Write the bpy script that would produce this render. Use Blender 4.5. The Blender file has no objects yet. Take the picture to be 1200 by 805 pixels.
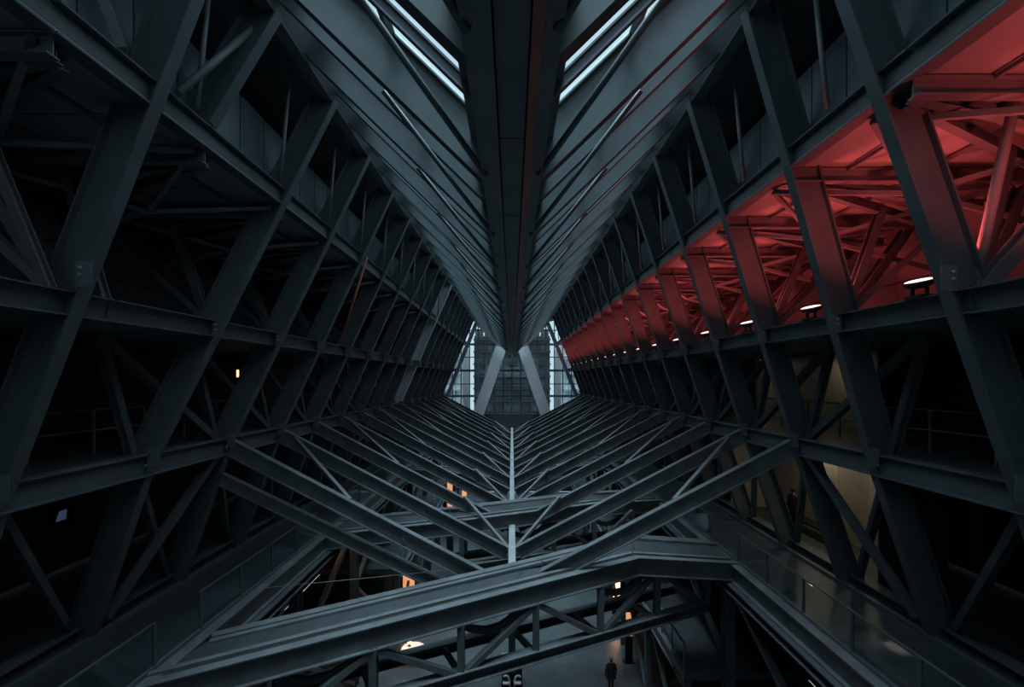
import bpy, bmesh, math, random
from mathutils import Vector, Matrix
random.seed(7)
SC = bpy.context.scene
COL = SC.collection
H = 15.7                       # eye height above the hall floor; all coordinates below are relative to the eye

# ---------------------------------------------------------------- camera, world, exposure
cam_d = bpy.data.cameras.new('camera')
cam = bpy.data.objects.new('camera', cam_d)
COL.objects.link(cam)
cam.location = (0, 0, H)
cam.rotation_euler = (math.radians(90), 0, 0)
cam_d.sensor_width = 36
cam_d.lens = 560 / 1200 * 36
cam_d.shift_y = 42.5 / 1200
cam_d.clip_start = 0.05
cam_d.clip_end = 600
SC.camera = cam
SC.view_settings.view_transform = 'Standard'
SC.view_settings.look = 'None'
SC.view_settings.gamma = 1
SC.view_settings.use_curve_mapping = False
SC.view_settings.exposure = 0.6
W = bpy.data.worlds.new('overcast_sky')
SC.world = W
W.use_nodes = True
wn = W.node_tree
bg = wn.nodes['Background']
# overcast sky: zenith brighter than the horizon
w_tc = wn.nodes.new('ShaderNodeTexCoord')
w_sp = wn.nodes.new('ShaderNodeSeparateXYZ')
w_cr = wn.nodes.new('ShaderNodeMapRange')
w_cr.inputs['From Min'].default_value = 0.0
w_cr.inputs['From Max'].default_value = 1.0
w_cr.inputs['To Min'].default_value = 0.60
w_cr.inputs['To Max'].default_value = 1.0
wn.links.new(w_tc.outputs['Generated'], w_sp.inputs[0])
wn.links.new(w_sp.outputs['Z'], w_cr.inputs['Value'])
wn.links.new(w_cr.outputs['Result'], bg.inputs[1])
bg.inputs[0].default_value = (0.70, 0.90, 1.0, 1)
# the veiled sun behind the clouds, high and a little behind the eye
sun_d = bpy.data.lights.new('veiled_sun', 'SUN')
sun_d.energy = 6.0
sun_d.angle = math.radians(34)
sun_d.color = (0.76, 0.92, 1.0)
sun = bpy.data.objects.new('veiled_sun', sun_d)
COL.objects.link(sun)
sun.rotation_euler = (math.radians(7), 0, 0)
sun.location = (0, -10, 60)
try:
    SC.cycles.use_denoising = True
    SC.cycles.max_bounces = 6
    SC.cycles.diffuse_bounces = 3
    SC.cycles.glossy_bounces = 3
    SC.cycles.transparent_max_bounces = 16
    SC.cycles.sample_clamp_indirect = 4
    SC.cycles.caustics_reflective = False
    SC.cycles.caustics_refractive = False
except Exception:
    pass

# ---------------------------------------------------------------- materials
def mat(name, col, rough=0.5, metal=0.0, var=0.25, scale=1.5, bump=0.0, spec=0.5, emit=None, estr=0.0):
    m = bpy.data.materials.new(name)
    m.use_nodes = True
    nt = m.node_tree
    b = nt.nodes['Principled BSDF']
    b.inputs['Roughness'].default_value = rough
    b.inputs['Metallic'].default_value = metal
    b.inputs['Specular IOR Level'].default_value = spec
    tc = nt.nodes.new('ShaderNodeTexCoord')
    nz = nt.nodes.new('ShaderNodeTexNoise')
    nz.inputs['Scale'].default_value = scale
    nz.inputs['Detail'].default_value = 6
    nz.inputs['Roughness'].default_value = 0.65
    nt.links.new(tc.outputs['Object'], nz.inputs['Vector'])
    cr = nt.nodes.new('ShaderNodeValToRGB')
    c = Vector(col)
    lo, hi = c * (1 - var), c * (1 + var)
    cr.color_ramp.elements[0].position = 0.3
    cr.color_ramp.elements[1].position = 0.72
    cr.color_ramp.elements[0].color = (*lo, 1)
    cr.color_ramp.elements[1].color = (*hi, 1)
    nt.links.new(nz.outputs['Fac'], cr.inputs['Fac'])
    nt.links.new(cr.outputs['Color'], b.inputs['Base Color'])
    if bump:
        n2 = nt.nodes.new('ShaderNodeTexNoise')
        n2.inputs['Scale'].default_value = 40
        n2.inputs['Detail'].default_value = 3
        nt.links.new(tc.outputs['Object'], n2.inputs['Vector'])
        bp = nt.nodes.new('ShaderNodeBump')
        bp.inputs['Strength'].default_value = bump
        bp.inputs['Distance'].default_value = 0.02
        nt.links.new(n2.outputs['Fac'], bp.inputs['Height'])
        nt.links.new(bp.outputs['Normal'], b.inputs['Normal'])
    if emit:
        b.inputs['Emission Color'].default_value = (*emit, 1)
        b.inputs['Emission Strength'].default_value = estr
    return m

def glass(name, tint, refl=0.06, rough=0.03, graze=0.7):
    m = bpy.data.materials.new(name)
    m.use_nodes = True
    nt = m.node_tree
    nt.nodes.remove(nt.nodes['Principled BSDF'])
    out = nt.nodes['Material Output']
    tr = nt.nodes.new('ShaderNodeBsdfTransparent')
    tr.inputs[0].default_value = (*tint, 1)
    gl = nt.nodes.new('ShaderNodeBsdfGlossy')
    gl.inputs['Roughness'].default_value = rough
    gl.inputs['Color'].default_value = (0.85, 0.95, 1, 1)
    fr = nt.nodes.new('ShaderNodeLayerWeight')
    fr.inputs['Blend'].default_value = 0.5
    pw = nt.nodes.new('ShaderNodeMath'); pw.operation = 'POWER'; pw.inputs[1].default_value = 4.0
    ma = nt.nodes.new('ShaderNodeMath'); ma.operation = 'MULTIPLY_ADD'; ma.inputs[1].default_value = graze; ma.inputs[2].default_value = refl * 0.5
    mx = nt.nodes.new('ShaderNodeMixShader')
    nt.links.new(fr.outputs['Facing'], pw.inputs[0])
    nt.links.new(pw.outputs[0], ma.inputs[0])
    nt.links.new(ma.outputs[0], mx.inputs[0])
    nt.links.new(tr.outputs[0], mx.inputs[1])
    nt.links.new(gl.outputs[0], mx.inputs[2])
    nt.links.new(mx.outputs[0], out.inputs['Surface'])
    return m

M = {
    'steel': mat('painted_steel', (0.096, 0.119, 0.128), 0.5, 0.0, 0.22, 0.9, 0.05, 0.3),
    'columnpale': mat('pale_column_lit_rib', (0.62, 0.67, 0.70), 0.5, 0.0, 0.1, 0.5, 0.03),
    'steel2': mat('painted_steel_worn', (0.132, 0.158, 0.170), 0.5, 0.0, 0.3, 1.3, 0.08),
    'roofsteel': mat('roof_steel', (0.088, 0.118, 0.130), 0.40, 0.0, 0.2, 0.7, 0.04),
    'spine': mat('spine_steel', (0.16, 0.19, 0.20), 0.55, 0.0, 0.3, 0.8, 0.08),
    'brown_red_bounce': mat('brown_pipe_red_bounce', (0.42, 0.12, 0.10), 0.5, 0.0, 0.25, 1.0, 0.06),
    'palesteel': mat('pale_steel', (0.29, 0.335, 0.36), 0.45, 0.0, 0.15, 0.8, 0.04),
    'panel': mat('cladding_panel', (0.24, 0.24, 0.25), 0.6, 0.0, 0.18, 0.6, 0.05),
    'dark': mat('dark_lining', (0.09, 0.108, 0.11), 0.7, 0.0, 0.3, 0.5, 0.05),
    'deck': mat('walkway_screed', (0.056, 0.07, 0.077), 0.42, 0.0, 0.35, 0.6, 0.06),
    'floor': mat('hall_floor_stone', (0.10, 0.125, 0.136), 0.28, 0.0, 0.3, 0.5, 0.03),
    'beige': mat('beige_panel', (0.40, 0.375, 0.31), 0.55, 0.0, 0.15, 0.7, 0.03),
    'black': mat('black_lacquer', (0.012, 0.013, 0.015), 0.35, 0.0, 0.2, 2.0),
    'white': mat('white_plastic', (0.75, 0.78, 0.8), 0.4, 0.0, 0.05, 2.0),
    'gap_shade': mat('gap_shade', (0.03, 0.03, 0.03), 0.8),
    'outer': mat('outside_concrete', (0.72, 0.78, 0.82), 0.7, 0.0, 0.2, 0.25),
    'outdark': mat('outside_dark_cladding', (0.02, 0.026, 0.03), 0.5, 0.0, 0.2, 0.3),
    'lens': mat('lamp_lens', (0.9, 0.5, 0.5), 0.3, emit=(1.0, 0.62, 0.6), estr=1.6),
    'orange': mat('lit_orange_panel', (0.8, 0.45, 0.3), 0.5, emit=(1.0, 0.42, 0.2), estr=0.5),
    'orange_bright': mat('lit_orange_face', (0.8, 0.45, 0.3), 0.5, emit=(1.0, 0.45, 0.22), estr=3.0),
    'warm': mat('warm_lamp', (0.9, 0.7, 0.4), 0.4, emit=(1.0, 0.62, 0.28), estr=1.2),
    'warmdim': mat('warm_lamp_dim', (0.9, 0.7, 0.4), 0.4, emit=(1.0, 0.5, 0.2), estr=0.6),
    'screen': mat('screen_blue', (0.2, 0.25, 0.4), 0.3, emit=(0.3, 0.4, 0.8), estr=0.06),
    'window_dark': mat('outside_window', (0.035, 0.045, 0.05), 0.5, 0.0, 0.2, 0.3),
    'panel_blue': mat('parapet_sheet', (0.085, 0.12, 0.14), 0.35, 0.0, 0.35, 0.8),
    'panel_steel': mat('gallery_strut_paint', (0.13, 0.14, 0.15), 0.42, 0.0, 0.2, 1.0, 0.04),
    'roofglass': glass('roof_glass', (0.90, 0.94, 0.96)),
    'guardglass': glass('guard_glass', (0.86, 0.91, 0.91), rough=0.06, graze=0.35),
    'facadeglass': glass('facade_glass', (0.90, 0.94, 0.96)),
}

# ---------------------------------------------------------------- builders
def V(*a):
    return Vector(a)

def empty(name, loc=(0, 0, 0), label=None, cat=None, kind=None, group=None):
    o = bpy.data.objects.new(name, None)
    COL.objects.link(o)
    o.empty_display_size = 0.3
    o.location = (loc[0], loc[1], loc[2] + H)
    tag(o, label, cat, kind, group)
    return o

def tag(o, label=None, cat=None, kind=None, group=None):
    if label: o['label'] = label
    if cat: o['category'] = cat
    if kind: o['kind'] = kind
    if group: o['group'] = group
    return o

def wmat(o):
    m = o.matrix_basis.copy()
    return wmat(o.parent) @ m if o.parent else m

def link(name, me, Mx, parent, material=None):
    """Mx: eye-relative matrix; the eye offset H is added here"""
    o = bpy.data.objects.new(name, me)
    COL.objects.link(o)
    Mw = Matrix.Translation((0, 0, H)) @ Mx
    if parent:
        o.parent = parent
        o.matrix_basis = wmat(parent).inverted() @ Mw
    else:
        o.matrix_basis = Mw
    return o

CACHE = {}
def mesh_of(key, verts, faces, m, smooth=False):
    me = bpy.data.meshes.new(key)
    me.from_pydata(verts, [], faces)
    me.materials.append(M[m])
    if smooth:
        me.polygons.foreach_set('use_smooth', [True] * len(me.polygons))
    me.update()
    return me

def section(sec):
    t = sec[0]
    if t == 'I':
        _, d, w, tf, tw = sec
        h, b, c = d / 2, w / 2, tw / 2
        return [(-b, -h), (b, -h), (b, -h + tf), (c, -h + tf), (c, h - tf), (b, h - tf), (b, h), (-b, h), (-b, h - tf), (-c, h - tf), (-c, -h + tf), (-b, -h + tf)]
    if t == 'B':
        _, d, w = sec
        return [(-w / 2, -d / 2), (w / 2, -d / 2), (w / 2, d / 2), (-w / 2, d / 2)]
    _, r, n = sec
    return [(r * math.cos(2 * math.pi * i / n), r * math.sin(2 * math.pi * i / n)) for i in range(n)]

def prism(L, sec, m):
    key = ('beam', round(L, 3), sec, m)
    if key in CACHE:
        return CACHE[key]
    pts = section(sec)
    n = len(pts)
    vs = [(0, y, z) for y, z in pts] + [(L, y, z) for y, z in pts]
    fs = [(i, (i + 1) % n, n + (i + 1) % n, n + i) for i in range(n)]
    fs += [tuple(range(n))[::-1], tuple(range(n, 2 * n))]
    me = mesh_of('beam', vs, fs, m, smooth=False)
    if sec[0] == 'T':
        me.polygons.foreach_set('use_smooth', [len(p.vertices) == 4 for p in me.polygons])
    CACHE[key] = me
    return me

def frame_of(p0, p1, up):
    x = (p1 - p0).normalized()
    z = (up - x * up.dot(x)).normalized()
    y = z.cross(x)
    return Matrix(((x.x, y.x, z.x, p0.x), (x.y, y.y, z.y, p0.y), (x.z, y.z, z.z, p0.z), (0, 0, 0, 1)))

UP = Vector((0, 0, 1))
def lerp(a, b, t): return a + (b - a) * t
def beam(name, p0, p1, sec, parent, m='steel', up=UP, oy=0.0, oz=0.0, cut=(0, 0)):
    p0, p1 = Vector(p0), Vector(p1)
    d = (p1 - p0).normalized()
    if abs(d.dot(up)) > 0.995:
        up = Vector((0, 1, 0))
    p0, p1 = p0 + d * cut[0], p1 - d * cut[1]
    Mx = frame_of(p0, p1, up) @ Matrix.Translation((0, oy, oz))
    return link(name, prism((p1 - p0).length, sec, m), Mx, parent)

def box(name, lo, hi, parent, m, bev=0.0):
    lo, hi = Vector(lo), Vector(hi)
    s = hi - lo
    key = ('box', tuple(round(v, 3) for v in s), m, bev)
    me = CACHE.get(key)
    if me is None:
        bm = bmesh.new()
        bmesh.ops.create_cube(bm, size=1)
        bmesh.ops.scale(bm, vec=s, verts=bm.verts)
        bmesh.ops.translate(bm, vec=(0, 0, s.z / 2), verts=bm.verts)
        if bev:
            bmesh.ops.bevel(bm, geom=bm.edges[:], offset=bev, segments=2, affect='EDGES')
        me = bpy.data.meshes.new('box')
        bm.to_mesh(me); bm.free()
        me.materials.append(M[m])
        CACHE[key] = me
    c = (lo + hi) / 2
    return link(name, me, Matrix.Translation((c.x, c.y, lo.z)), parent)

def slab(name, pts, thick, parent, m, down=True):
    """polygon of 3-D points given a thickness below (or behind) it"""
    pts = [Vector(p) for p in pts]
    o = pts[0].copy()
    n = len(pts)
    off = Vector((0, 0, -thick)) if down is True else Vector(down) * thick
    vs = [p - o for p in pts] + [p - o + off for p in pts]
    fs = [tuple(range(n)), tuple(range(n, 2 * n))[::-1]] + [(i, n + i, n + (i + 1) % n, (i + 1) % n) for i in range(n)]
    me = mesh_of(name, vs, fs, m)
    bm = bmesh.new(); bm.from_mesh(me); bmesh.ops.recalc_face_normals(bm, faces=bm.faces); bm.to_mesh(me); bm.free()
    return link(name, me, Matrix.Translation(o), parent)

def lathe(name, prof, loc, parent, m, n=20, rot=None, cap=True):
    vs, fs = [], []
    for r, z in prof:
        for i in range(n):
            a = 2 * math.pi * i / n
            vs.append((r * math.cos(a), r * math.sin(a), z))
    for k in range(len(prof) - 1):
        for i in range(n):
            j = (i + 1) % n
            fs.append((k * n + i, k * n + j, (k + 1) * n + j, (k + 1) * n + i))
    if cap:
        fs.append(tuple(range(n))[::-1])
        fs.append(tuple(range((len(prof) - 1) * n, len(prof) * n)))
    me = mesh_of(name, vs, fs, m, smooth=False)
    me.polygons.foreach_set('use_smooth', [len(p.vertices) == 4 for p in me.polygons])
    return link(name, me, Matrix.Translation(loc) @ (rot or Matrix.Identity(4)), parent)

# ---------------------------------------------------------------- the section of the hall
BAY = 3.3
YE = 67.0                        # end wall
def YC(k): return 12.0 + BAY * (k - 2)
XC, ZC = 9.0, -2.12
XT, ZT = 5.0, 7.95
SA, SB = 0.708, 0.342            # where rails A and B cross the ribs
def sec_pt(s, side): return V(side * (XC + (XT - XC) * s), 0, ZC + (ZT - ZC) * s)
XA, ZA = 6.17, 5.0
XB, ZB = 7.63, 1.32
XF, ZF = 10.55, -6.65
ZW = -6.5                        # walkway level
XG = 7.95                        # guard line of the walkways
XS, ZS = 0.40, 3.46              # roof spine, lower edge
ZFL = -15.7                      # hall floor
RAKE = 1.65
K0, K1 = 1, 18
XO = 12.4                        # outer walls of the galleries
Y0 = -14.0

I_RIB = ('I', 0.66, 0.26, 0.035, 0.03)
I_RAIL = ('I', 0.46, 0.30, 0.03, 0.025)

def build_wall(side, name):
    g = -side                    # left ribs rake away from the eye going up, right ribs towards it
    word = 'left' if side < 0 else 'right'
    w = empty(name, (side * XF, 0, ZF), '%s wall of inward leaning dark steel ribs and long rails' % word, 'wall', 'structure')
    out = V(side * 0.93, 0, 0.37)
    ribs = {}
    for k in range(K0, K1):
        y = YC(k)
        C = V(side * XC, y, ZC)
        F = V(side * XF, y, ZF)
        T = V(side * XT, y + g * RAKE, ZT)
        if side < 0 and k == 1:
            T = V(side * XT, y - 0.3, ZT)
            T = C + (T - C) * 1.15
            C = C + V(0, -0.2, 0)
        if side > 0 and k == 1:
            C = C + V(0, -0.2, 0); T = V(side * XT, y - 0.65, ZT); T = C + (T - C) * 1.12
        m = 'columnpale' if (side < 0 and k == 10) else 'steel'  # this rib's pale colour stands in for the light it catches
        r = beam('rib', C, T, I_RIB, w, m, up=out, oz=0.33)
        low = (F - C).normalized()
        o2 = V(side * 0.95, 0, 0.32)
        beam('rib_leg', C - low * 0.05, F, I_RIB, r, 'steel', up=o2, oz=0.33)
        ribs[k] = r
        # splice plate with bolts where the rail crosses
        for s in (SB, 0.02):
            p = C + (T - C) * s
            box('splice_plate', p + V(-0.14, -0.17, -0.22), p + V(0.14, -0.155, 0.22), r, 'steel2')
        if y < 20:
            for s, dz in ((SB, 0.1), (SB, -0.02), (0.0, 0.0)):
                p = C + (T - C) * s + V(side * 0.05, -0.17, dz)
                lathe('bolt', [(0.028, 0), (0.028, 0.03), (0.012, 0.045)], p, r, 'palesteel', 8, Matrix.Rotation(math.radians(90), 4, 'X'))
    if side < 0:                 # the half rib that stands on the upper rail
        A = V(side * XA, YC(1) + SA * RAKE, ZA + 0.25)
        T = V(side * XT, YC(1) + RAKE, ZT)
        beam('half_rib', A, T, I_RIB, w, 'steel', up=out, oz=0.33)
    # rails, one length per bay
    for nm, X, Z, s, dep in (('upper_rail', XA, ZA, SA, 0.46), ('middle_rail', XB, ZB, SB, 0.44), ('lower_rail', XC, ZC, 0, 0.54)):
        for k in range(K0 - 2, K1):
            y0 = YC(k) + g * RAKE * s
            y1 = y0 + BAY
            if k == K1 - 1: y1 = YE
            beam(nm, (side * X, y0, Z), (side * X, y1, Z), ('I', dep, 0.34, 0.03, 0.025), w, 'steel', up=V(-side * 0.12, 0, 0.98) if s == SA else (V(-side * 0.2, 0, 0.98) if s else UP), cut=(0.02, 0.02), oy=(0.24 if s else 0.16) * -side)
    # edge beam under the roof
    for k in range(K0 - 3, K1, 2):
        beam('edge_beam', (side * (XT + 0.25), YC(k), ZT + 0.15), (side * (XT + 0.25), min(YC(k + 2), YE), ZT + 0.15), ('I', 0.4, 0.3, 0.03, 0.03), w, 'dark', cut=(0.01, 0.01))
    # sill beam that carries the feet, kerb below
    for k in range(K0 - 3, K1, 1):
        a, b = YC(k), min(YC(k + 1), YE)
        beam('sill_beam', (side * (XF + 0.42), a, ZF + 0.22), (side * (XF + 0.42), b, ZF + 0.22), ('I', 0.44, 0.42, 0.04, 0.04), w, 'steel', cut=(0.02, 0.02))
        beam('kerb', (side * (XF - 0.05), a, ZW + 0.0), (side * (XF - 0.05), b, ZW + 0.0), ('B', 0.22, 0.14), w, 'steel', cut=(0.02, 0.02))
        box('foot_bracket', (side * XF - 0.12, a - 0.16, ZF - 0.12), (side * XF + 0.12, a + 0.16, ZF + 0.12), w, 'steel')
    # parapet panels of the upper gallery
    pw = BAY / 3
    for i in range(-4, 55):
        y = YC(1) + RAKE * 0.5 + i * pw
        if y > YE - 1.5: break
        box('parapet_panel', (side * (XA + 0.52) - 0.02, y + 0.02, ZA + 0.22), (side * (XA + 0.52) + 0.02, y + pw - 0.02, ZA + 2.0), w, 'panel_blue')
        if i % 3 == 0:
            beam('hanger_rod', (side * (XA - 0.12), y - 0.35, ZA + 0.2), (side * (XA - 0.30), y - 0.20, ZT + 0.1), ('T', 0.05, 8), w, 'steel2')
    # gallery braces: between the lower and middle rails, and the wall below the lower rail
    for k in range(K0 - 1, K1 - 1):
        yb = YC(k) + g * RAKE * SB
        U = V(side * 9.7, YC(k) - 0.8, ZB - 0.25)
        C0 = V(side * (XC + 0.45), YC(k) - 0.12, ZC + 0.25)
        C1 = V(side * (XC + 0.45), YC(k + 1) - 0.12, ZC + 0.25)
        beam('gallery_brace', U, C0, ('I', 0.20, 0.2, 0.02, 0.02), w, 'steel', up=V(side, 0, 0))
        if k != 1: beam('gallery_brace', U, C1, ('I', 0.20, 0.2, 0.02, 0.02), w, 'steel', up=V(side, 0, 0))
        beam('leg_brace', (side * (XC + 0.5), YC(k) + 0.1, ZC - 0.25), (side * (XF + 0.42), YC(k + 1) - 0.2, ZF + 0.45), ('B', 0.2, 0.16), w, 'steel', up=V(side, 0, 0))
        if k in (2, 7, 12):
            beam('wall_diagonal', (side * (XC + 0.25), YC(k + 1) - 0.3, ZC - 0.2), (side * (XF - 0.05), YC(k) + 0.35, ZF + 0.5), ('I', 0.2, 0.2, 0.02, 0.02), w, 'steel', up=V(side, 0, 0))
        # fan struts of the gallery above the middle rail
        B = V(side * (XB + 0.42), yb + 0.15, ZB + 0.2)
        N = V(side * 8.6, yb + 2.0, 3.95)
        for q, sz in ((V(side * 12.1, yb + 3.2, 4.6), 0.24), (V(side * 10.0, yb + 1.5, 4.65), 0.2), (V(side * 11.9, yb + 1.0, 4.6), 0.12)):
            beam('fan_strut', B, q, ('I', sz, sz, 0.025, 0.03), w, 'panel_steel', up=V(0, 1, 0))
        for q in (V(side * 6.6, yb + 0.6, 4.72), V(side * 6.6, yb + 0.6 + BAY, 4.72), V(side * 12.0, yb + 0.3, 4.72), V(side * 12.0, yb + 3.4, 4.72), V(side * 12.1, yb + 1.9, 3.0)):
            beam('ceiling_strut', N, q, ('B', 0.10, 0.10), w, 'panel_steel')
        ya = YC(k) + g * RAKE * SA
        beam('ceiling_beam', (side * 6.4, ya + 0.1, 4.66), (side * 12.3, ya + 0.1, 4.66), ('I', 0.3, 0.2, 0.02, 0.02), w, 'panel_steel')
        beam('ceiling_diagonal', (side * 6.5, ya + 0.25, 4.66), (side * 12.2, ya + 1.55, 4.5), ('I', 0.26, 0.18, 0.02, 0.02), w, 'steel')
        beam('ceiling_diagonal', (side * 6.6, ya + 0.45, 4.66), (side * 12.2, ya + BAY - 0.2, 4.5), ('I', 0.22, 0.16, 0.02, 0.02), w, 'steel')
        for xx in (7.6, 9.4, 11.2):
            beam('ceiling_purlin', (side * xx, ya + 0.2, 4.76), (side * xx, ya + BAY - 0.02, 4.76), ('B', 0.07, 0.05), w, 'panel_steel')
        # cladding of the gallery between the middle and upper rails
        for j in range(2):
            yy = YC(k) + j * BAY / 2
            box('back_panel', (side * 12.35 - 0.03, yy + 0.015, ZB + 0.1), (side * 12.35 + 0.03, yy + BAY / 2 - 0.015, ZB + 1.75), w, 'panel')
            box('back_panel', (side * 12.35 - 0.03, yy + 0.015, ZB + 1.79), (side * 12.35 + 0.03, yy + BAY / 2 - 0.015, ZA - 0.1), w, 'panel')
        x0, x1 = sorted((side * 6.35, side * 12.4))
        box('ceiling_panel', (x0, YC(k) + 0.015, ZA - 0.16), (x1, YC(k + 1) - 0.015, ZA - 0.1), w, 'panel')
    return w

wall_l = build_wall(-1, 'wall_left')
wall_r = build_wall(1, 'wall_right')

# single tubes near the eye on the left upper rail
beam('tie_tube', (-6.12, 8.75, ZA + 0.25), (-5.5, 10.6, ZT + 0.05), ('T', 0.07, 14), wall_l, 'steel2')
beam('drain_pipe', (-6.0, 19.8, ZA + 0.1), (-7.15, 20.0, ZB + 0.3), ('T', 0.05, 10), wall_l, 'brown_red_bounce')
beam('tie_tube', (8.1, 8.4, ZB + 0.2), (8.35, 7.9, 4.8), ('T', 0.08, 14), wall_r, 'panel')
for q in (V(-8.3, 7.2, 4.6), V(-9.3, 7.4, 3.4), V(-9.0, 7.6, 4.3)):
    beam('fan_strut', (-7.75, 8.0, ZB + 0.22), q, ('I', 0.15, 0.15, 0.02, 0.02), wall_l, 'panel_steel', up=V(0, 1, 0))
beam('fan_strut', (8.05, 8.2, ZB + 0.25), (9.6, 7.6, 3.9), ('I', 0.24, 0.24, 0.02, 0.03), wall_r, 'panel_steel', up=V(0, 1, 0))
beam('tie_strut', (-6.2, 7.6, ZA + 0.25), (-6.9, 7.3, ZA + 2.6), ('B', 0.14, 0.14), wall_l, 'steel2')

# ---------------------------------------------------------------- gallery shells behind the ribs
def shell(side):
    word = 'left' if side < 0 else 'right'
    f = empty('floor_gallery_' + word, (side * 11, 0, ZB), 'stacked gallery floors behind the %s wall ribs' % word, 'floor', 'structure')
    def sl(nm, xa, xb, z, t, m, ya=Y0, yb=YE):
        x0, x1 = sorted((side * xa, side * xb))
        box(nm, (x0, ya, z - t), (x1, yb, z), f, m)
    sl('upper_slab', 6.35, 15.5, ZA + 0.2, 0.29, 'dark')
    sl('middle_slab', XB + 0.3, 15.5, ZB + 0.1, 0.3, 'dark')
    sl('lower_slab', XC + 0.15, 15.5, ZC + 0.26, 0.3, 'deck')
    sl('walkway_room_slab', XF + 0.1, 15.5, ZW - 0.02, 0.3, 'deck')
    sl('gallery_ceiling', XT - 0.35, 15.5, ZT + 1.0, 0.3, 'dark')
    o = empty('wall_outer_' + word, (side * 15.5, 0, ZFL), 'dark outer wall behind the %s galleries' % word, 'wall', 'structure')
    x0, x1 = sorted((side * 15.5, side * 15.8))
    for a, b in ((ZFL, ZW), (ZW, ZC), (ZC, ZB), (ZB, ZA), (ZA, ZT + 1)):
        for j in range(int((YE - Y0) / 7.1) + 1):
            ya = Y0 + j * 7.1
            box('wall_panel', (x0, ya + 0.02, a + 0.02), (x1, min(ya + 7.08, YE + 0.5), b - 0.02), o, 'dark')
    # handrail on the lower slab
    for k in range(0, K1 - 1):
        for dy in (0, BAY / 2):
            y = YC(k) + dy
            beam('rail_post', (side * 10.5, y, ZC + 0.26), (side * 10.5, y, ZC + 1.36), ('B', 0.05, 0.05), f, 'steel2')
        for z in (ZC + 1.36, ZC + 0.85):
            beam('handrail', (side * 10.5, YC(k), z), (side * 10.5, YC(k + 1), z), ('T', 0.025, 8), f, 'steel2')
    return f, o
gal_l, out_l = shell(-1)
gal_r, out_r = shell(1)

near = empty('wall_near', (0, Y0, ZFL), 'glazed end wall added behind the eye for light, over a dark solid base', 'wall', 'structure')  # unseen wall, added to bring low daylight in from behind
box('base_wall', (-15.5, Y0 - 0.3, ZFL), (15.5, Y0, 0.9), near, 'dark')  # base height set to keep that light off the lower hall
box('unseen_balcony_slab', (-9.0, Y0, -2.1), (9.0, 0.6, -1.75), near, 'deck')  # unseen slab added below the eye, shades the bridges
for i in range(13):
    beam('mullion', (-15.0 + i * 2.5, Y0 - 0.15, 0.9), (-15.0 + i * 2.5, Y0 - 0.15, ZT + 1), ('B', 0.12, 0.1), near, 'steel2', up=V(0, 1, 0))
    if i < 12:
        for z0, z1 in ((0.9, 4.4), (4.4, ZT + 1)):
            box('pane', (-14.94 + i * 2.5, Y0 - 0.16, z0 + 0.06), (-12.56 + i * 2.5, Y0 - 0.14, z1 - 0.06), near, 'facadeglass')
for z in (4.4,):
    beam('transom', (-15.4, Y0 - 0.15, z), (15.4, Y0 - 0.15, z), ('B', 0.12, 0.12), near, 'steel2')

# ---------------------------------------------------------------- the V roof
ceil = empty('ceiling', (0, 0, ZS), 'V shaped ceiling of close steel rafters rising from a dark central spine', 'ceiling', 'structure')
ND = 0.976
for side in (-1, 1):
    d = V(side * (XT - XS), 0, ZT - ZS).normalized()
    n = V(-side * d.z, 0, abs(d.x))          # towards the sky
    y = -2.85 - 4 * BAY + BAY
    i = 0
    while y < YE - 0.3:
        main = i % 2 == 1
        p0 = V(side * XS, y, ZS); p1 = V(side * XT, y, ZT)
        full = main or y > 9
        dep = 0.78 if main else (0.64 if full else 0.18)
        off = 0 if main else (0.14 if full else 0.34)
        beam('rafter' if main else 'secondary_rafter', p0 + d * 0.02, p1 + d * 0.2, ('I', dep, 0.28 if main else (0.22 if full else 0.12), 0.03, 0.02), ceil, 'roofsteel', up=n, oz=dep / 2 + off)
        a = V(side * (XS - 0.1), y + 0.03, ZS) + n * 0.80 ; b = V(side * XT, y + 0.03, ZT) + n * 0.80 + d * 0.2
        slab('roof_pane', [a, b, b + V(0, 1.59, 0), a + V(0, 1.59, 0)], 0.02, ceil, 'roofglass', down=n)
        y += 1.65
        i += 1
    # purlins on the glazing line and diagonal tubes under the rafters
    for f, t in ((0.5, 0.12),):
        p = V(side * XS, 0, ZS) + (V(side * XT, 0, ZT) - V(side * XS, 0, ZS)) * f + n * 0.73
        for j in range(-3, 22):
            beam('purlin', p + V(0, -2.85 + j * BAY, 0), p + V(0, min(-2.85 + (j + 1) * BAY, YE), 0), ('B', t, 0.14), ceil, 'spine', up=n, cut=(0.09, 0.09))
    ea = V(side * XT, Y0, ZT) + d * 0.22; eb = V(side * XT, YE + 0.5, ZT) + d * 0.22
    slab('eaves_plate', [ea - n * 0.1, eb - n * 0.1, eb + n * 0.9, ea + n * 0.9], 0.04, ceil, 'spine', down=d)
    for j in range(0, 20):
        ys = 4.7 + j * BAY
        if ys > YE - 1: break
        beam('diagonal_tube', V(side * XS, ys, ZS) - n * 0.05, lerp(V(side * XS, ys, ZS), V(side * XT, ys - 4.95, ZT), 0.45) + n * 0.02, ('T', 0.05, 12), ceil, 'roofsteel')
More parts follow.
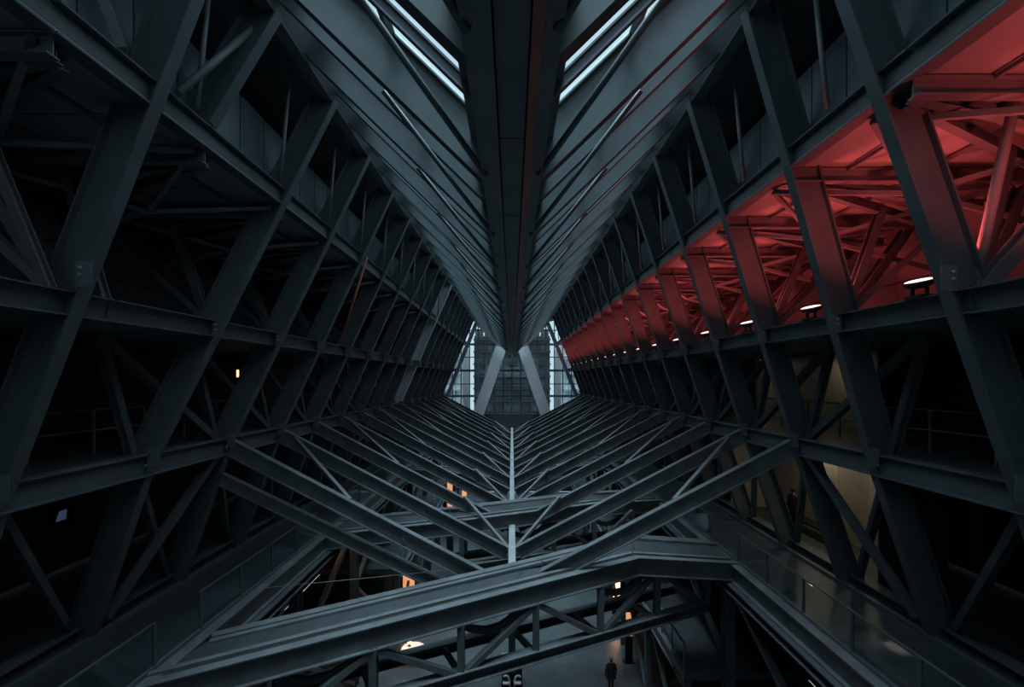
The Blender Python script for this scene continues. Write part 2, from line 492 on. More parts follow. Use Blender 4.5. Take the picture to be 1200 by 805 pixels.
for j in range(-3, 22):
    a, b = -2.85 + j * BAY, min(-2.85 + (j + 1) * BAY, YE)
    if b <= a: break
    box('spine_panel', (-0.18, a + 0.015, ZS + 0.10), (0.18, b - 0.015, ZS + 0.16), ceil, 'spine')
    box('gutter_plate', (-0.75, a, ZS + 0.95), (0.75, b, ZS + 1.0), ceil, 'spine')
    for s in (-1, 1):
        m = 'spine' if s < 0 else 'brown_red_bounce'  # right flange coloured red-brown to stand for bounced red light
        beam('spine_flange', (s * 0.255, a, ZS - 0.02), (s * 0.255, b, ZS - 0.02), ('B', 0.05, 0.12), ceil, m, cut=(0.004, 0.004))
        beam('spine_web', (s * 0.30, a, ZS + 0.45), (s * 0.30, b, ZS + 0.45), ('B', 0.9, 0.04), ceil, 'spine', cut=(0.004, 0.004))
        beam('spine_ledge', (s * 0.41, a, ZS + 0.03), (s * 0.41, b, ZS + 0.03), ('B', 0.04, 0.2), ceil, 'spine', cut=(0.004, 0.004))

# ---------------------------------------------------------------- far glazed end wall
end = empty('wall_far', (0, YE + 0.6, ZW), 'glazed far end wall with slender mullions under the V roof', 'wall', 'structure')
ys = YE + 0.6
xs = [-9.6 + i * 1.2 for i in range(17)]
zs = [-6.9, -4.6, -2.3, -0.6, 1.3, 3.2, 5.0, 7.0, 8.4]
for x in xs:
    beam('mullion', (x, ys, -7.5), (x, ys, 8.6), ('B', 0.09, 0.16), end, 'steel2', up=V(0, 1, 0))
for z in zs:
    big = z in (-2.3, 1.3, 5.0)
    beam('transom', (-10, ys, z), (10, ys, z), ('B', 0.32 if big else 0.12, 0.2), end, 'steel2' if big else 'steel')
for i in range(len(xs) - 1):
    for j in range(len(zs) - 1):
        box('pane', (xs[i] + 0.05, ys - 0.01, zs[j] + 0.05), (xs[i + 1] - 0.05, ys + 0.01, zs[j + 1] - 0.05), end, 'facadeglass')
for s in (-1, 1):
    beam('portal_rib', (s * XC, YE, ZC), (s * XT, YE, ZT), ('B', 0.5, 0.5), end, 'palesteel')
    beam('portal_rafter', (s * 0.2, YE + 0.2, ZS - 0.3), (s * (XT + 0.1), YE + 0.2, ZT + 0.1), ('B', 0.35, 0.4), end, 'spine')
    word = 'left' if s < 0 else 'right'
    c = beam('inclined_column', (s * 4.85, YE - 0.6, -5.2), (s * 1.5, YE - 0.6, 4.5), ('B', 1.5, 0.9), None, 'columnpale', up=V(1, 0, 0))
    tag(c, 'pale grey inclined column, the %s leg of the A shaped pair at the far end' % word, 'column')

# what stands outside the end wall
ob = empty('office_building', (0, 86, ZFL), 'dark glazed building seen through the centre of the far end wall', 'building')
box('body', (-6.5, 82, ZFL), (6.5, 100, 7.5), ob, 'outdark')
for j in range(8):
    z = -8 + j * 2.1
    box('ledge', (-6.6, 81.7, z), (6.6, 82, z + 0.35), ob, 'outdark')
    for i in range(8):
        box('window', (-6.3 + i * 1.6, 81.9, z + 0.45), (-4.9 + i * 1.6, 81.98, z + 2.0), ob, 'window_dark' if (i + j) % 3 else 'outdark')
for s in (-1, 1):
    word = 'left' if s < 0 else 'right'
    sb = empty('side_building', (s * 13, 80, ZFL), 'pale grey building with vertical fins outside the far glazing, on the %s' % word, 'building')
    x0, x1 = sorted((s * 8.6, s * 20))
    box('body', (x0, 80, ZFL), (x1, 96, 6.0), sb, 'outer')
    for j in range(7):
        xx = s * (8.8 + j * 0.8)
        box('fin', (xx - 0.06, 79.6, ZFL), (xx + 0.06, 80, 6.0), sb, 'palesteel')
    for j in range(5):
        z = -7 + j * 2.6
        box('ledge', (x0, 79.5, z), (x1, 80, z + 0.25), sb, 'palesteel')
g = box('ground', (-60, YE + 1.5, ZFL - 0.3), (60, 130, ZFL - 0.02), None, 'outer')
tag(g, 'grey paved ground outside the far glazing', 'ground', 'structure')
box('threshold_wall', (-9.2, YE + 0.2, ZFL), (9.2, YE + 0.5, -4.8), end, 'dark')

# ---------------------------------------------------------------- V shaped beam grid hung between the walls
grid = empty('beam_grid', (0, 12, -6.9), 'V shaped grid of parallel steel beams falling from both walls to a central spine', 'truss')
ZG = -6.5
for k in range(4, K1 + 1):
    a, b = YC(k - 1), min(YC(k), YE)
    if k > 3:
        beam('spine_beam', (0, a, ZG - 0.2), (0, b, ZG - 0.2), ('B', 0.44, 0.26), grid, 'palesteel', cut=(0.02, 0.02))
for k in range(3, K1):
    y = YC(k)
    for s in (-1, 1):
        C = V(s * (XC - 0.12), y, ZC + 0.20)
        S = V(s * 0.13, y, ZG)
        bm_ = beam('cross_beam', C, S, ('I', 0.52, 0.26, 0.035, 0.03), grid, 'steel2', oz=-0.26)
        if k < 6:
            for t in (0.28, 0.62):
                p = C + (S - C) * t
                beam('stiffener', p + V(0, -0.07, -0.05), p + V(0, -0.07, -0.47), ('B', 0.02, 0.10), bm_, 'steel2')
        if k > 3 and k % 2 == 0:
            y1 = YC(k - 1)
            mid = V(s * XC * 0.58, y1, ZC + 0.1 + (ZG - ZC) * 0.42)
            beam('diagonal', C + V(-s * 0.5, -0.1, -0.35), mid + V(0, 0.1, -0.02), ('B', 0.12, 0.12), grid, 'steel2')
        if k > 4 and k % 2 == 1:
            y1 = YC(k - 1)
            mid = V(s * XC * 0.24, y, ZC + 0.1 + (ZG - ZC) * 0.76)
            beam('diagonal', mid + V(0, -0.1, 0), V(s * 0.2, y1 + 0.15, ZG - 0.05), ('B', 0.12, 0.12), grid, 'steel2')
    if k < 6:
        lathe('node_hub', [(0.16, 0), (0.2, 0.05), (0.2, 0.25), (0.12, 0.33)], (0, y, ZG - 0.28), grid, 'palesteel', 12)
beam('lower_strut', (-9.3, YC(3) + 0.1, -3.0), (-0.4, YC(3) + 0.1, -7.3), ('I', 0.4, 0.22, 0.03, 0.03), grid, 'steel2', oz=-0.2)
box('drop_post', (-0.11, YC(3) - 0.11, -9.3), (0.11, YC(3) + 0.11, ZG - 0.6), grid, 'steel2')

# ---------------------------------------------------------------- walkways along both sides
def guard(parent, p0, p1, h=1.05, step=1.6, posts_at_end=True):
    p0, p1 = Vector(p0), Vector(p1)
    L = (p1 - p0).length
    n = max(1, round(L / step))
    for i in range(n + 1):
        p = p0 + (p1 - p0) * (i / n)
        beam('guard_post', p, p + V(0, 0, h), ('B', 0.07, 0.05), parent, 'dark')
        if i < n:
            q = p0 + (p1 - p0) * ((i + 1) / n)
            d = (q - p).normalized()
            a, b = p + d * 0.06, q - d * 0.06
            nrm = Vector((-d.y, d.x, 0)).normalized()
            slab('glass_pane', [a + V(0, 0, 0.06), b + V(0, 0, 0.06), b + V(0, 0, h - 0.05), a + V(0, 0, h - 0.05)], 0.015, parent, 'guardglass', down=nrm)
    beam('handrail', p0 + V(0, 0, h), p1 + V(0, 0, h), ('B', 0.035, 0.05), parent, 'dark')

BR1 = dict(Lf=V(-7.87, 10.25, -6.5), Lr=V(-7.55, 12.0, -6.5), Mr=V(0.86, 15.75, -5.98), Rr=V(4.54, 18.2, -6.0), Er=V(7.9, 18.9, -6.45), Ef=V(7.95, 17.0, -6.5), Kf=V(4.2, 16.2, -6.0))
for side in (-1, 1):
    word = 'left' if side < 0 else 'right'
    w = empty('walkway', (side * 9.2, 10, ZW - 0.3), 'grey %s side walkway with glass guard at the feet of the ribs' % word, 'walkway')
    x0, x1 = sorted((side * XG, side * (XF - 0.12)))
    y = 2.0
    while y < YE:
        y2 = min(y + BAY, YE)
        box('deck_panel', (x0, y + 0.006, ZW - 0.25), (x1, y2 - 0.006, ZW), w, 'deck')
        y = y2
    y = 2.0
    while y < YE:
        y2 = min(y + 6.6, YE)
        beam('edge_girder', (side * (XG - 0.14), y, ZW - 0.28), (side * (XG - 0.14), y2, ZW - 0.28), ('I', 0.62, 0.30, 0.04, 0.03), w, 'steel2', cut=(0.01, 0.01))
        beam('kerb', (side * (XG + 0.06), y, ZW + 0.06), (side * (XG + 0.06), y2, ZW + 0.06), ('B', 0.10, 0.06), w, 'steel2', cut=(0.01, 0.01))
        beam('lower_girder', (side * (XG - 0.30), y, ZW - 0.75), (side * (XG - 0.30), y2, ZW - 0.75), ('I', 0.30, 0.34, 0.03, 0.03), w, 'steel', cut=(0.01, 0.01))
        y = y2
    xg = side * (XG + 0.06)
    if side < 0:
        guard(w, (xg, 5.6, ZW), (xg, 10.7, ZW), step=2.5)
        guard(w, (xg, 12.3, ZW), (xg, 19.6, ZW), step=1.85)
        guard(w, (xg, 22.5, ZW), (xg, 46, ZW), step=2.6)
    else:
        guard(w, (xg, 5.6, ZW), (xg, 16.9, ZW), step=1.75)
        guard(w, (xg, 19.2, ZW), (xg, 24.5, ZW), step=1.75)
        guard(w, (xg, 28, ZW), (xg, 46, ZW), step=2.6)
    # columns below
    for j in range(10):
        yy = 4.6 + 6.6 * j
        beam('column', (side * (XG + 0.1), yy + 6.6, ZFL), (side * (XG + 0.1), yy + 6.6, ZW - 0.9), ('I', 0.4, 0.36, 0.03, 0.03), w, 'steel')
        beam('cross_brace', (side * (XG + 0.1), yy + 6.8, ZFL + 5.2), (side * (XG + 0.1), yy + 13.0, ZW - 1.0), ('B', 0.2, 0.2), w, 'steel')
        beam('cross_brace', (side * (XG + 0.1), yy + 6.8, ZFL + 5.0), (side * (XG + 0.1), yy + 13.0, ZFL + 0.3), ('B', 0.2, 0.2), w, 'steel')

# ---------------------------------------------------------------- footbridges
def strip(nm, pts, sec, parent, m, oz=0.0, oy=0.0):
    for a, b in zip(pts, pts[1:]):
        beam(nm, a, b, sec, parent, m, oz=oz, oy=oy)

def footbridge(front, rear, label, ndiv, chord=True, loc=(0, 14, -6.6)):
    b = empty('footbridge', loc, label, 'bridge')
    n = len(front)
    for i in range(n - 1):
        m = ndiv[i]
        for j in range(m):
            t0, t1 = (j + 0.004) / m, (j + 1 - 0.004) / m
            slab('deck_panel', [lerp(front[i], front[i + 1], t0), lerp(front[i], front[i + 1], t1), lerp(rear[i], rear[i + 1], t1), lerp(rear[i], rear[i + 1], t0)], 0.16, b, 'deck')
    for line, sgn in ((front, -1), (rear, 1)):
        for i in range(n - 1):
            d = (line[i + 1] - line[i]); nr = Vector((-d.y, d.x, 0)).normalized() * sgn
            A, B = line[i] + nr * 0.12, line[i + 1] + nr * 0.12
            beam('girder', A, B, ('I', 0.62, 0.26, 0.035, 0.03), b, 'steel2', oz=-0.26)
            A2, B2 = line[i] + nr * -0.24, line[i + 1] + nr * -0.24
            beam('kerb_strip', A2 + V(0, 0, 0.04), B2 + V(0, 0, 0.04), ('B', 0.08, 0.16), b, 'steel2')
            beam('shaded_gap_strip', line[i] + nr * -0.085 + V(0, 0, 0.0), line[i + 1] + nr * -0.085 + V(0, 0, 0.0), ('B', 0.03, 0.14), b, 'gap_shade')  # dark strip painted in for the shaded gap beside the kerb
    if chord:
        F0, F1 = front[0], front[1]
        d = (F1 - F0)
        nr = Vector((-d.y, d.x, 0)).normalized() * -0.12
        E1 = F1 + d.normalized() * 3.0
        zc = -8.25
        q0 = V(F0.x, F0.y, zc) + nr; q1 = V(E1.x, E1.y, zc + 0.1) + nr
        beam('lower_chord', q0, q1, ('I', 0.32, 0.34, 0.03, 0.03), b, 'steel')
        R0 = V(rear[0].x, rear[0].y, zc); R1 = V(E1.x - 1.0, E1.y + 1.7, zc)
        beam('lower_chord', R0, R1, ('I', 0.28, 0.3, 0.03, 0.03), b, 'steel')
        N = 8
        prev = None
        for i in range(N + 1):
            t = i / N
            lo = lerp(q0, q1, t)
            hi = V(lo.x, lo.y, min(-6.55, lerp(F0, F1, min(1, t * 1.2)).z - 0.55))
            beam('truss_post', lo, hi, ('I', 0.22, 0.2, 0.02, 0.02), b, 'steel', up=V(0, 1, 0))
            if i < N:
                nx = lerp(q0, q1, (i + 1) / N)
                nh = V(nx.x, nx.y, min(-6.55, lerp(F0, F1, min(1, (i + 1) / N * 1.2)).z - 0.55))
                if i % 2 == 0:
                    beam('truss_diagonal', hi, nx, ('B', 0.16, 0.16), b, 'steel')
                else:
                    beam('truss_diagonal', lo, nh, ('B', 0.16, 0.16), b, 'steel')
                # cross frame to the rear chord
                rr = lerp(R0, R1, t)
                beam('cross_frame', hi + V(0, 0, -0.1), V(rr.x, rr.y, zc + 0.1), ('B', 0.12, 0.14), b, 'steel')
    return b

B = BR1
Mf = lerp(B['Lf'], B['Kf'], 0.62)
b1 = footbridge([B['Lf'], Mf, B['Kf'], B['Ef']], [B['Lr'], B['Mr'], B['Rr'], B['Er']],
                'near footbridge crossing diagonally over the hall below the beam grid', (5, 2, 2), chord=False)
# lower truss of the near bridge
def under_truss(b, F0, F1, ext, zc, N, rearoff):
    d = (F1 - F0); dn = d.normalized(); nr = Vector((-d.y, d.x, 0)).normalized()
    q0 = V(F0.x, F0.y, zc) - nr * 0.12
    q1 = V(F1.x, F1.y, zc) - nr * 0.12 + V(dn.x, dn.y, 0) * ext
    beam('lower_chord', q0, q1, ('I', 0.34, 0.36, 0.03, 0.03), b, 'steel2')
    r0, r1 = q0 + nr * rearoff, q1 + nr * rearoff
    beam('lower_chord', r0, r1, ('I', 0.30, 0.3, 0.03, 0.03), b, 'steel')
    tops = []
    for i in range(N + 1):
        t = i / N
        lo = lerp(q0, q1, t)
        tt = max(0, min(1, (lo - F0).dot(V(dn.x, dn.y, 0)) / V(d.x, d.y, 0).length))
        tops.append((lo, V(lo.x, lo.y, lerp(F0, F1, tt).z - 0.57)))
    for i, (lo, hi) in enumerate(tops):
        beam('truss_post', lo, hi, ('I', 0.22, 0.2, 0.02, 0.02), b, 'steel', up=V(0, 1, 0))
        beam('cross_frame', lo, lo + nr * rearoff, ('B', 0.16, 0.14), b, 'steel')
        if i < N:
            l2, h2 = tops[i + 1]
            if i % 2: beam('truss_diagonal', lo, h2, ('B', 0.16, 0.18), b, 'steel')
            else: beam('truss_diagonal', hi, l2, ('B', 0.16, 0.18), b, 'steel')
            # arched bottom plate, made of short straight lengths
            pts = [lerp(hi, h2, u) + nr * 0.5 + V(0, 0, -0.12 - 0.55 * (1 - (2 * u - 1) ** 2)) for u in (0, .2, .4, .6, .8, 1)]
            if i in (1, 3, 5):
                strip('arch_rib', pts, ('B', 0.2, 0.12), b, 'steel')
under_truss(b1, B['Lf'], B['Kf'], 3.2, -8.25, 7, 1.6)

f2 = [V(-7.9, 20.0, -6.5), V(-2.2, 20.6, -6.05), V(4.14, 23.3, -6.0), V(7.8, 25.4, -6.4)]
r2 = [V(-7.9, 22.1, -6.5), V(-2.9, 22.3, -6.05), V(3.5, 25.1, -6.0), V(7.8, 27.6, -6.4)]
b2 = footbridge(f2, r2, 'second footbridge, passing behind the near one under the beam grid', (2, 3, 2), chord=False, loc=(0, 23, -6.6))
under_truss(b2, f2[1], f2[2], 2.0, -8.1, 4, 1.4)
for i, (ya, yb) in enumerate(((35, 38.5), (47, 44))):
    f = [V(-7.9, ya, -6.5), V(0, (ya + yb) / 2, -7.6), V(7.9, yb, -6.5)]
    r = [p + V(0, 2.0, 0) for p in f]
    bb = footbridge(f, r, 'distant footbridge low under the beam grid, %s' % ('third from the eye' if i == 0 else 'farthest from the eye'), (3, 3), chord=False, loc=(0, ya, -7.6))

# ---------------------------------------------------------------- hall floor and the lower galleries
fl = empty('floor', (0, 30, ZFL), 'dark polished stone floor slabs of the hall', 'floor', 'structure')
box('floor_bed', (-15.5, Y0, ZFL - 0.4), (15.5, YE, ZFL - 0.02), fl, 'dark')
ty = 12.0
row = 0
while ty < YE:
    tx = -15.6 + (1.2 if row % 2 else 0)
    while tx < 15.5:
        a, b_ = max(tx, -15.5), min(tx + 2.4, 15.5)
        box('floor_slab', (a + 0.006, ty + 0.006, ZFL - 0.05), (b_ - 0.006, min(ty + 2.4, YE) - 0.006, ZFL), fl, 'floor')
        tx += 2.4
    ty += 2.4
    row += 1
for side in (-1, 1):
    word = 'left' if side < 0 else 'right'
    lg = empty('lower_gallery', (side * 8, 20, -10.8), 'dark lower gallery under the %s walkway with slender balustrade' % word, 'gallery')
    x0, x1 = sorted((side * 6.3, side * 15.4))
    box('slab', (x0, 17.5 if side > 0 else 27, -11.0), (x1, YE - 0.5, -10.7), lg, 'deck')
    xe = side * 6.3
    for j in range(7):
        ya = (17.5 if side > 0 else 27) + j * 5.2
        beam('fascia', (xe, ya, -10.9), (xe, ya + 5.2, -10.9), ('I', 0.5, 0.2, 0.03, 0.03), lg, 'steel2', cut=(0.01, 0.01))
        beam('handrail', (xe, ya, -9.65), (xe, ya + 5.2, -9.65), ('B', 0.05, 0.08), lg, 'steel2')
        for q in range(4):
            beam('rail_post', (xe, ya + q * 1.3, -10.7), (xe, ya + q * 1.3, -9.65), ('B', 0.05, 0.05), lg, 'steel2')
        beam('gallery_column', (xe + side * 0.3, ya + 0.5, ZFL), (xe + side * 0.3, ya + 0.5, -11.1), ('B', 0.28, 0.28), lg, 'steel')
        beam('raker', (xe + side * 0.3, ya + 0.6, ZFL + 0.2), (xe + side * 0.3, ya + 5.4, -11.1), ('B', 0.16, 0.16), lg, 'steel')

# ---------------------------------------------------------------- red floodlights on the right middle rail
ORD = ['nearest', 'second', 'third', 'fourth', 'fifth', 'sixth', 'seventh', 'eighth', 'ninth', 'tenth', 'eleventh', 'twelfth', 'thirteenth', 'fourteenth', 'fifteenth', 'sixteenth', 'seventeenth']
ld = bpy.data.lights.new('flood_beam', 'AREA')
ld.shape = 'DISK'; ld.size = 0.5
ld.color = (1.0, 0.10, 0.09)
ld.energy = 78
ld.spread = math.radians(168)
def floodlight(i, y):
    base = V(7.75, y, ZB + 0.22)
    lab = ('floodlight standing on the red lit middle rail, the nearest and largest' if i == 0 else
           'floodlight on the red lit middle rail, %s of the row counted from the eye' % ORD[i])
    f = empty('floodlight', base, lab, 'lamp', group='floodlights on the right middle rail')
    R = Matrix.Rotation(math.radians(-14), 4, 'Y') @ Matrix.Rotation(math.radians(6), 4, 'X')
    hd = base + V(0, 0, 0.30)
    lathe('head', [(0.08, -0.10), (0.20, -0.06), (0.26, 0.0), (0.27, 0.045), (0.235, 0.045)], hd, f, 'black', 20, R)
    lathe('lens', [(0.0001, 0.02), (0.23, 0.045), (0.18, 0.062), (0.0001, 0.072)], hd, f, 'lens', 20, R, cap=False)
    for s in (-1, 1):
        beam('bracket', base + V(0, s * 0.16, 0.02), base + V(0, s * 0.16, 0.24), ('B', 0.03, 0.06), f, 'black')
    box('ballast', base + V(-0.12, -0.2, 0), base + V(0.12, 0.2, 0.06), f, 'black')
    lo = bpy.data.objects.new('flood_beam', ld)
    COL.objects.link(lo)
    lo.parent = f
    lo.matrix_basis = Matrix.Translation((0.04, 0, 0.30 + 0.13)) @ Matrix.Rotation(math.radians(180 + 16), 4, 'Y')
    return f
fl0 = floodlight(0, YC(0) - RAKE * SB + 0.95)
fl0['label'] = 'floodlight on the red lit middle rail, ahead of the nearest visible one'
for i in range(17):
    y = YC(i + 1) - RAKE * SB + 0.95
    floodlight(i, y)

# ---------------------------------------------------------------- the warm lit room behind the right wall
room = empty('wall_room', (14, 20, ZW), 'warm lit beige panelled room behind the right wall legs', 'wall', 'structure')
for j in range(6):
    ya = 14.8 + j * 1.6
    box('beige_panel', (13.4, ya + 0.012, ZW + 0.5), (13.46, ya + 1.588, ZC - 0.1), room, 'beige')
    box('plinth', (13.38, ya + 0.012, ZW), (13.46, ya + 1.588, ZW + 0.47), room, 'beige')
for z0, z1 in ((ZW, ZC - 0.1),):
    box('end_panel', (11.2, 24.4, z0), (13.4, 24.46, z1), room, 'beige')
    box('end_panel', (11.3, 14.7, z0), (13.4, 14.76, z1), room, 'dark')
def downlight(p, e, label, col=(1.0, 0.84, 0.60), size=0.25, h=0.12):
    d = empty('downlight', p, label, 'lamp')
    lathe('housing', [(0.14, 0), (0.15, h), (0.06, h + 0.03)], p, d, 'black', 14)
    lathe('diffuser', [(0.0001, -0.01), (0.13, -0.005), (0.13, 0.01)], p, d, 'warm', 14, cap=False)
    l = bpy.data.lights.new('downlight_beam', 'AREA'); l.shape = 'DISK'; l.size = size; l.energy = e; l.color = col
    o = bpy.data.objects.new('downlight_beam', l); COL.objects.link(o); o.parent = d; o.location = (0, 0, -0.03)
downlight((12.7, 16.6, ZC - 0.17), 16, 'round warm ceiling downlight in the beige room, nearer of two')
downlight((12.7, 20.2, ZC - 0.17), 16, 'round warm ceiling downlight in the beige room, farther of two')
bn = empty('bench', (12.7, 20.5, ZW), 'dark low bench against the beige room wall', 'bench')
box('seat', (12.4, 18.6, ZW + 0.38), (13.0, 22.0, ZW + 0.46), bn, 'black', 0.015)
for yy in (18.8, 21.7):
    box('leg', (12.45, yy, ZW), (12.95, yy + 0.1, ZW + 0.38), bn, 'black')

# ---------------------------------------------------------------- people
def body_material(name, coat, legs, hair):
    m = mat(name, coat, 0.8, 0, 0.15, 6.0)
    nt = m.node_tree
    b = nt.nodes['Principled BSDF']
    tc = [n for n in nt.nodes if n.type == 'TEX_COORD'][0]
    sp = nt.nodes.new('ShaderNodeSeparateXYZ')
    nt.links.new(tc.outputs['Object'], sp.inputs[0])
    mr = nt.nodes.new('ShaderNodeMath'); mr.operation = 'DIVIDE'; mr.inputs[1].default_value = 1.8
    nt.links.new(sp.outputs['Z'], mr.inputs[0])
    cr = nt.nodes.new('ShaderNodeValToRGB'); cr.color_ramp.interpolation = 'CONSTANT'
    e = cr.color_ramp.elements
    e[0].position = 0; e[0].color = (0.01, 0.01, 0.01, 1)
    e[1].position = 0.05; e[1].color = (*legs, 1)
    for p, c in ((0.395, (0.30, 0.19, 0.14)), (0.475, coat), (0.83, (0.30, 0.19, 0.14)), (0.9, hair)):
        n = e.new(p); n.color = (*c, 1)
    nt.links.new(mr.outputs[0], cr.inputs[0])
    nt.links.new(cr.outputs[0], b.inputs['Base Color'])
    return m

def person(loc, rotz, label, mname, coat, legs, hair, stride=0.1):
    vs, es, rs = [], [], []
    def v(p, r, par=None):
        vs.append(p); rs.append(r)
        if par is not None: es.append((par, len(vs) - 1))
        return len(vs) - 1
    pel = v((0, 0, 0.95), (0.15, 0.12))
    wst = v((0, 0.0, 1.1), (0.14, 0.11), pel)
    chs = v((0, 0.0, 1.30), (0.17, 0.12), wst)
    shb = v((0, 0.0, 1.43), (0.12, 0.10), chs)
    nck = v((0, 0.01, 1.52), (0.055, 0.055), shb)
    hd0 = v((0, 0.03, 1.60), (0.075, 0.085), nck)
    hd1 = v((0, 0.03, 1.69), (0.082, 0.095), hd0)
    v((0, 0.02, 1.76), (0.055, 0.065), hd1)
    v((0, 0.125, 1.645), (0.014, 0.014), hd0)           # nose
    for s in (-1, 1):
        v((s * 0.095, 0.02, 1.655), (0.014, 0.02), hd1)  # ear
        sh = v((s * 0.19, 0, 1.41), (0.07, 0.07), shb)
        el = v((s * 0.27, -0.02, 1.12), (0.05, 0.05), sh)
        wr = v((s * 0.29, 0.06, 0.87), (0.034, 0.034), el)
        pa = v((s * 0.29, 0.08, 0.80), (0.026, 0.04), wr)
        for q, (dy, ln) in enumerate(((-0.03, 0.065), (-0.01, 0.08), (0.012, 0.085), (0.034, 0.075))):
            a = v((s * 0.285, 0.09 + dy, 0.765), (0.0095, 0.0095), pa)
            v((s * 0.275, 0.095 + dy, 0.765 - ln), (0.0085, 0.0085), a)
        t0 = v((s * 0.275, 0.125, 0.815), (0.0105, 0.0105), pa)
        v((s * 0.265, 0.15, 0.775), (0.009, 0.009), t0)
        st = stride * s
        hp = v((s * 0.095, 0, 0.90), (0.095, 0.10), pel)
        kn = v((s * 0.10, 0.04 + st * 0.6, 0.50), (0.062, 0.065), hp)
        an = v((s * 0.105, -0.02 + st, 0.09), (0.042, 0.045), kn)
        v((s * 0.115, 0.13 + st, 0.045), (0.042, 0.035), an)
    me = bpy.data.meshes.new('person')
    me.from_pydata(vs, es, [])
    m = body_material(mname, coat, legs, hair)
    me.materials.append(m)
    o = link('person', me, Matrix.Translation(loc) @ Matrix.Rotation(rotz, 4, 'Z'), None)
    sk = o.modifiers.new('skin', 'SKIN')
    for i, r in enumerate(rs):
        me.skin_vertices[0].data[i].radius = r
    me.skin_vertices[0].data[0].use_root = True
    sk.use_smooth_shade = True
    sub = o.modifiers.new('sub', 'SUBSURF'); sub.levels = 1; sub.render_levels = 1
    tag(o, label, 'person')
    # coat skirt and hair
    M['coat_' + mname] = mat('coat_' + mname, coat, 0.85, 0, 0.2, 5.0)
    M['hair_' + mname] = mat('hair_' + mname, hair, 0.6, 0, 0.2, 8.0)
    Rz = Matrix.Rotation(rotz, 4, 'Z')
    Ls = Matrix.Diagonal((1.0, 0.72, 1, 1))
    lathe('coat', [(0.25, 0.72), (0.225, 0.95), (0.20, 1.10), (0.225, 1.28), (0.20, 1.42), (0.09, 1.5)], Vector(loc), o, 'coat_' + mname, 18, Rz @ Ls, cap=False)
    lathe('hair', [(0.088, 1.63), (0.10, 1.70), (0.08, 1.77), (0.03, 1.80)], Vector(loc) + Rz @ V(0, 0.0, 0), o, 'hair_' + mname, 14, Rz @ Matrix.Translation((0, 0.005, 0)) @ Matrix.Diagonal((1, 1.15, 1, 1)), cap=True)
    return o
person((4.98, 24.0, ZFL), 0.15, 'person in a dark coat walking away across the open hall floor', 'walker', (0.012, 0.013, 0.016), (0.014, 0.015, 0.02), (0.22, 0.22, 0.22))
person((12.3, 20.9, ZW), 1.9, 'person in black standing in front of the beige room wall', 'visitor', (0.01, 0.01, 0.011), (0.01, 0.01, 0.012), (0.01, 0.008, 0.007), 0.04)

# ---------------------------------------------------------------- small things on the hall floor
k = empty('display_cabinet', (0, 24.4, ZFL), 'black display cabinet with pale top rim and white fittings on the hall floor', 'cabinet')
box('body', (-0.52, 24.3, ZFL), (0.52, 24.9, ZFL + 1.4), k, 'black', 0.02)
box('top_rim', (-0.56, 24.26, ZFL + 1.4), (0.56, 24.94, ZFL + 1.47), k, 'palesteel', 0.01)
for s in (-1, 1):
    box('door', (s * 0.26 - 0.235, 24.275, ZFL + 0.1), (s * 0.26 + 0.235, 24.30, ZFL + 1.12), k, 'black')
    pts = [V(s * 0.12, 24.2, ZFL + 0.1), V(s * 0.14, 24.2, ZFL + 0.5), V(s * 0.2, 24.2, ZFL + 0.68), V(s * 0.34, 24.2, ZFL + 0.72), V(s * 0.44, 24.2, ZFL + 0.66)]
    pm = empty
    h = strip('white_fitting', pts, ('T', 0.05, 8), k, 'white')
    box('white_seat', (s * 0.3 - 0.17, 24.0, ZFL + 0.36), (s * 0.3 + 0.17, 24.28, ZFL + 0.44), k, 'white', 0.02)
tt = empty('poster_totem', (6.5, 26.6, ZFL), 'tall black totem with an orange poster on its upper half', 'sign')
box('post', (6.3, 26.5, ZFL), (6.7, 26.7, ZFL + 2.9), tt, 'black', 0.02)
box('poster', (6.32, 26.47, ZFL + 1.5), (6.68, 26.5, ZFL + 2.8), tt, 'orange')
box('base_plate', (6.2, 26.4, ZFL), (6.8, 26.8, ZFL + 0.04), tt, 'black')
op = empty('lit_doorway', (-6.6, 30.5, ZFL), 'tall glowing orange doorway on the left below the near footbridge', 'door')
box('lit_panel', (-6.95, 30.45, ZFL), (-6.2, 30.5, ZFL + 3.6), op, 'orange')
for xx in (-7.05, -6.2):
    box('jamb', (xx, 30.4, ZFL), (xx + 0.1, 30.6, ZFL + 3.7), op, 'black')
box('lintel', (-7.05, 30.4, ZFL + 3.6), (-6.1, 30.6, ZFL + 3.75), op, 'black')
for i, (x, y, z, hgt, lab) in enumerate(((-5.2, 40, -10.6, 2.2, 'black pylon with a glowing orange head left of the central spine'),
                                   (7.0, 32, -15.2, 2.6, 'low black pylon with a glowing orange face on the right of the hall floor'),
                                   (-4.15, 41.5, -10.6, 1.0, 'slender black pylon with a short orange light just left of the grid spine'))):
    e = empty('light_pylon', (x, y, ZFL), lab, 'lamp')
    box('glow', (x - 0.22, y - 0.05, z), (x + 0.22, y, z + hgt), e, 'orange_bright' if i == 1 else 'orange')
    box('post', (x - 0.28, y, ZFL), (x + 0.28, y + 0.12, z + hgt + 0.06), e, 'black')
bn = empty('hanging_banner', (-2.9, 25, -9.5), 'pale grey hanging banner board left of the grid spine', 'sign')
slab('board', [V(-4.0, 32, -10.2), V(-3.4, 32, -10.2), V(-3.25, 32, -8.7), V(-3.85, 32, -8.7)], 0.05, bn, 'palesteel', down=(0, 1, 0))
for xx in (-3.8, -3.35):
    beam('cord', (xx, 31.95, -8.7), (xx, 31.8, -4.95), ('T', 0.01, 6), bn, 'steel2')

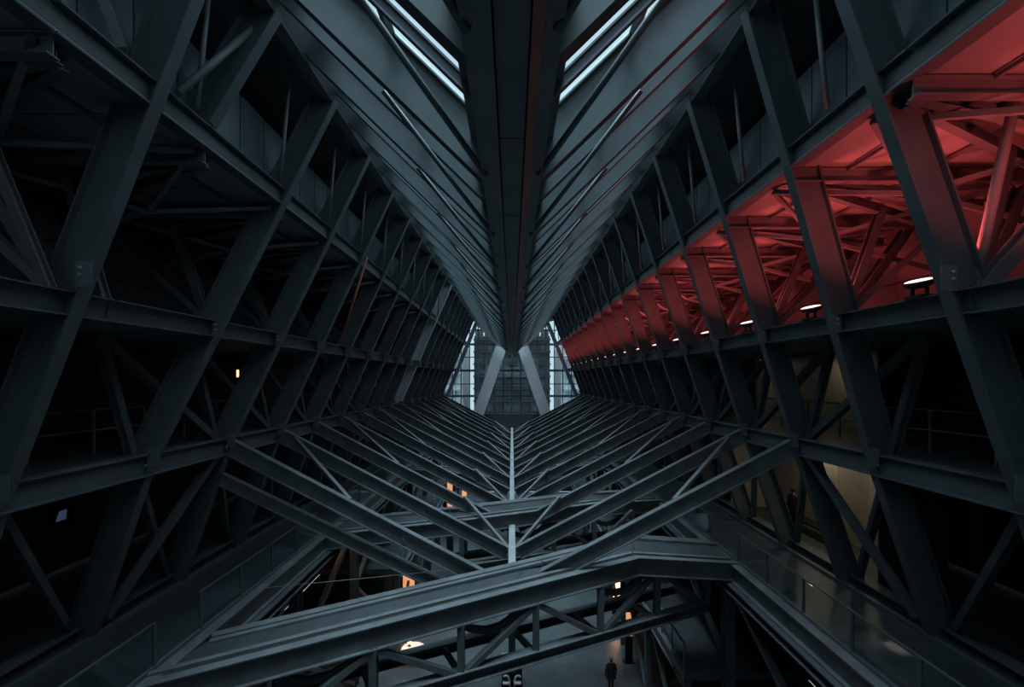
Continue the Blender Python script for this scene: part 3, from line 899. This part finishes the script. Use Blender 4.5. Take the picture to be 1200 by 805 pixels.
# left gallery: a small lamp and a screen
lp = empty('wall_lamp', (-10.9, 19.0, 0.2), 'small warm lamp deep in the dark left gallery', 'lamp')
box('shade', (-10.94, 18.95, 0.1), (-10.86, 19.03, 0.4), lp, 'warm', 0.02)
box('bracket', (-11.0, 18.96, 0.55), (-10.94, 19.02, 0.95), lp, 'black')
sc = empty('wall_screen', (-11.7, 12.2, -3.6), 'small blue glowing screen in the dark room behind the left legs', 'screen')
slab('display', [V(-11.85, 12.4, -3.7), V(-11.6, 12.4, -3.62), V(-11.58, 12.4, -3.36), V(-11.75, 12.4, -3.42)], 0.03, sc, 'screen', down=(0, 1, 0))
box('casing', (-12.05, 12.44, -3.8), (-11.4, 12.5, -3.22), sc, 'black')

cb = beam('cable', (-7.85, 12.35, -5.52), (-2.0, 14.5, -5.78), ('T', 0.009, 6), None, 'steel2')
tag(cb, 'thin slack cable stretched from the left guard post towards the grid spine', 'cable')

rt = empty('round_table', (-5.5, 26.6, ZFL), 'round pale table on the hall floor, seen under the near footbridge', 'table')
lathe('top', [(0.62, 0.72), (0.66, 0.74), (0.66, 0.765), (0.63, 0.775)], (-5.5, 26.6, ZFL), rt, 'white', 28)
lathe('pedestal', [(0.05, 0.03), (0.045, 0.72)], (-5.5, 26.6, ZFL), rt, 'black', 12)
lathe('foot', [(0.32, 0.0), (0.32, 0.02), (0.06, 0.04)], (-5.5, 26.6, ZFL), rt, 'black', 24)
tl = empty('added_table_lamp', (-5.75, 26.8, ZFL + 0.775), 'small warm lamp added on the round table to warm the floor', 'lamp')
lathe('stem', [(0.07, 0), (0.07, 0.02), (0.015, 0.03), (0.015, 0.22)], (-5.75, 26.8, ZFL + 0.775), tl, 'black', 12)
lathe('shade', [(0.12, 0.2), (0.08, 0.36)], (-5.75, 26.8, ZFL + 0.775), tl, 'warm', 16)
pl = bpy.data.lights.new('lamp_glow', 'POINT'); pl.energy = 26; pl.color = (1.0, 0.55, 0.3); pl.shadow_soft_size = 0.15  # added light, gives the floor around the table its warm tone
po = bpy.data.objects.new('lamp_glow', pl); COL.objects.link(po); po.parent = tl; po.location = (0, 0, 0.55)
downlight((-9.3, 23.5, ZW - 0.45), 14, 'added warm downlight under the left walkway deck, tinting the columns', (1.0, 0.6, 0.36))  # unseen lamp, added to tint the columns warm

for j in range(5):
    ya = 17.0 + j * 1.7
    box('gallery_panel', (13.0, ya + 0.012, ZC + 0.26), (13.06, ya + 1.688, ZB - 0.25), room, 'beige')
downlight((12.3, 18.6, ZB - 0.34), 3, 'warm downlight in the right gallery above the beige room, nearer one')
downlight((12.3, 23.4, ZB - 0.34), 3, 'warm downlight in the right gallery above the beige room, farther one')
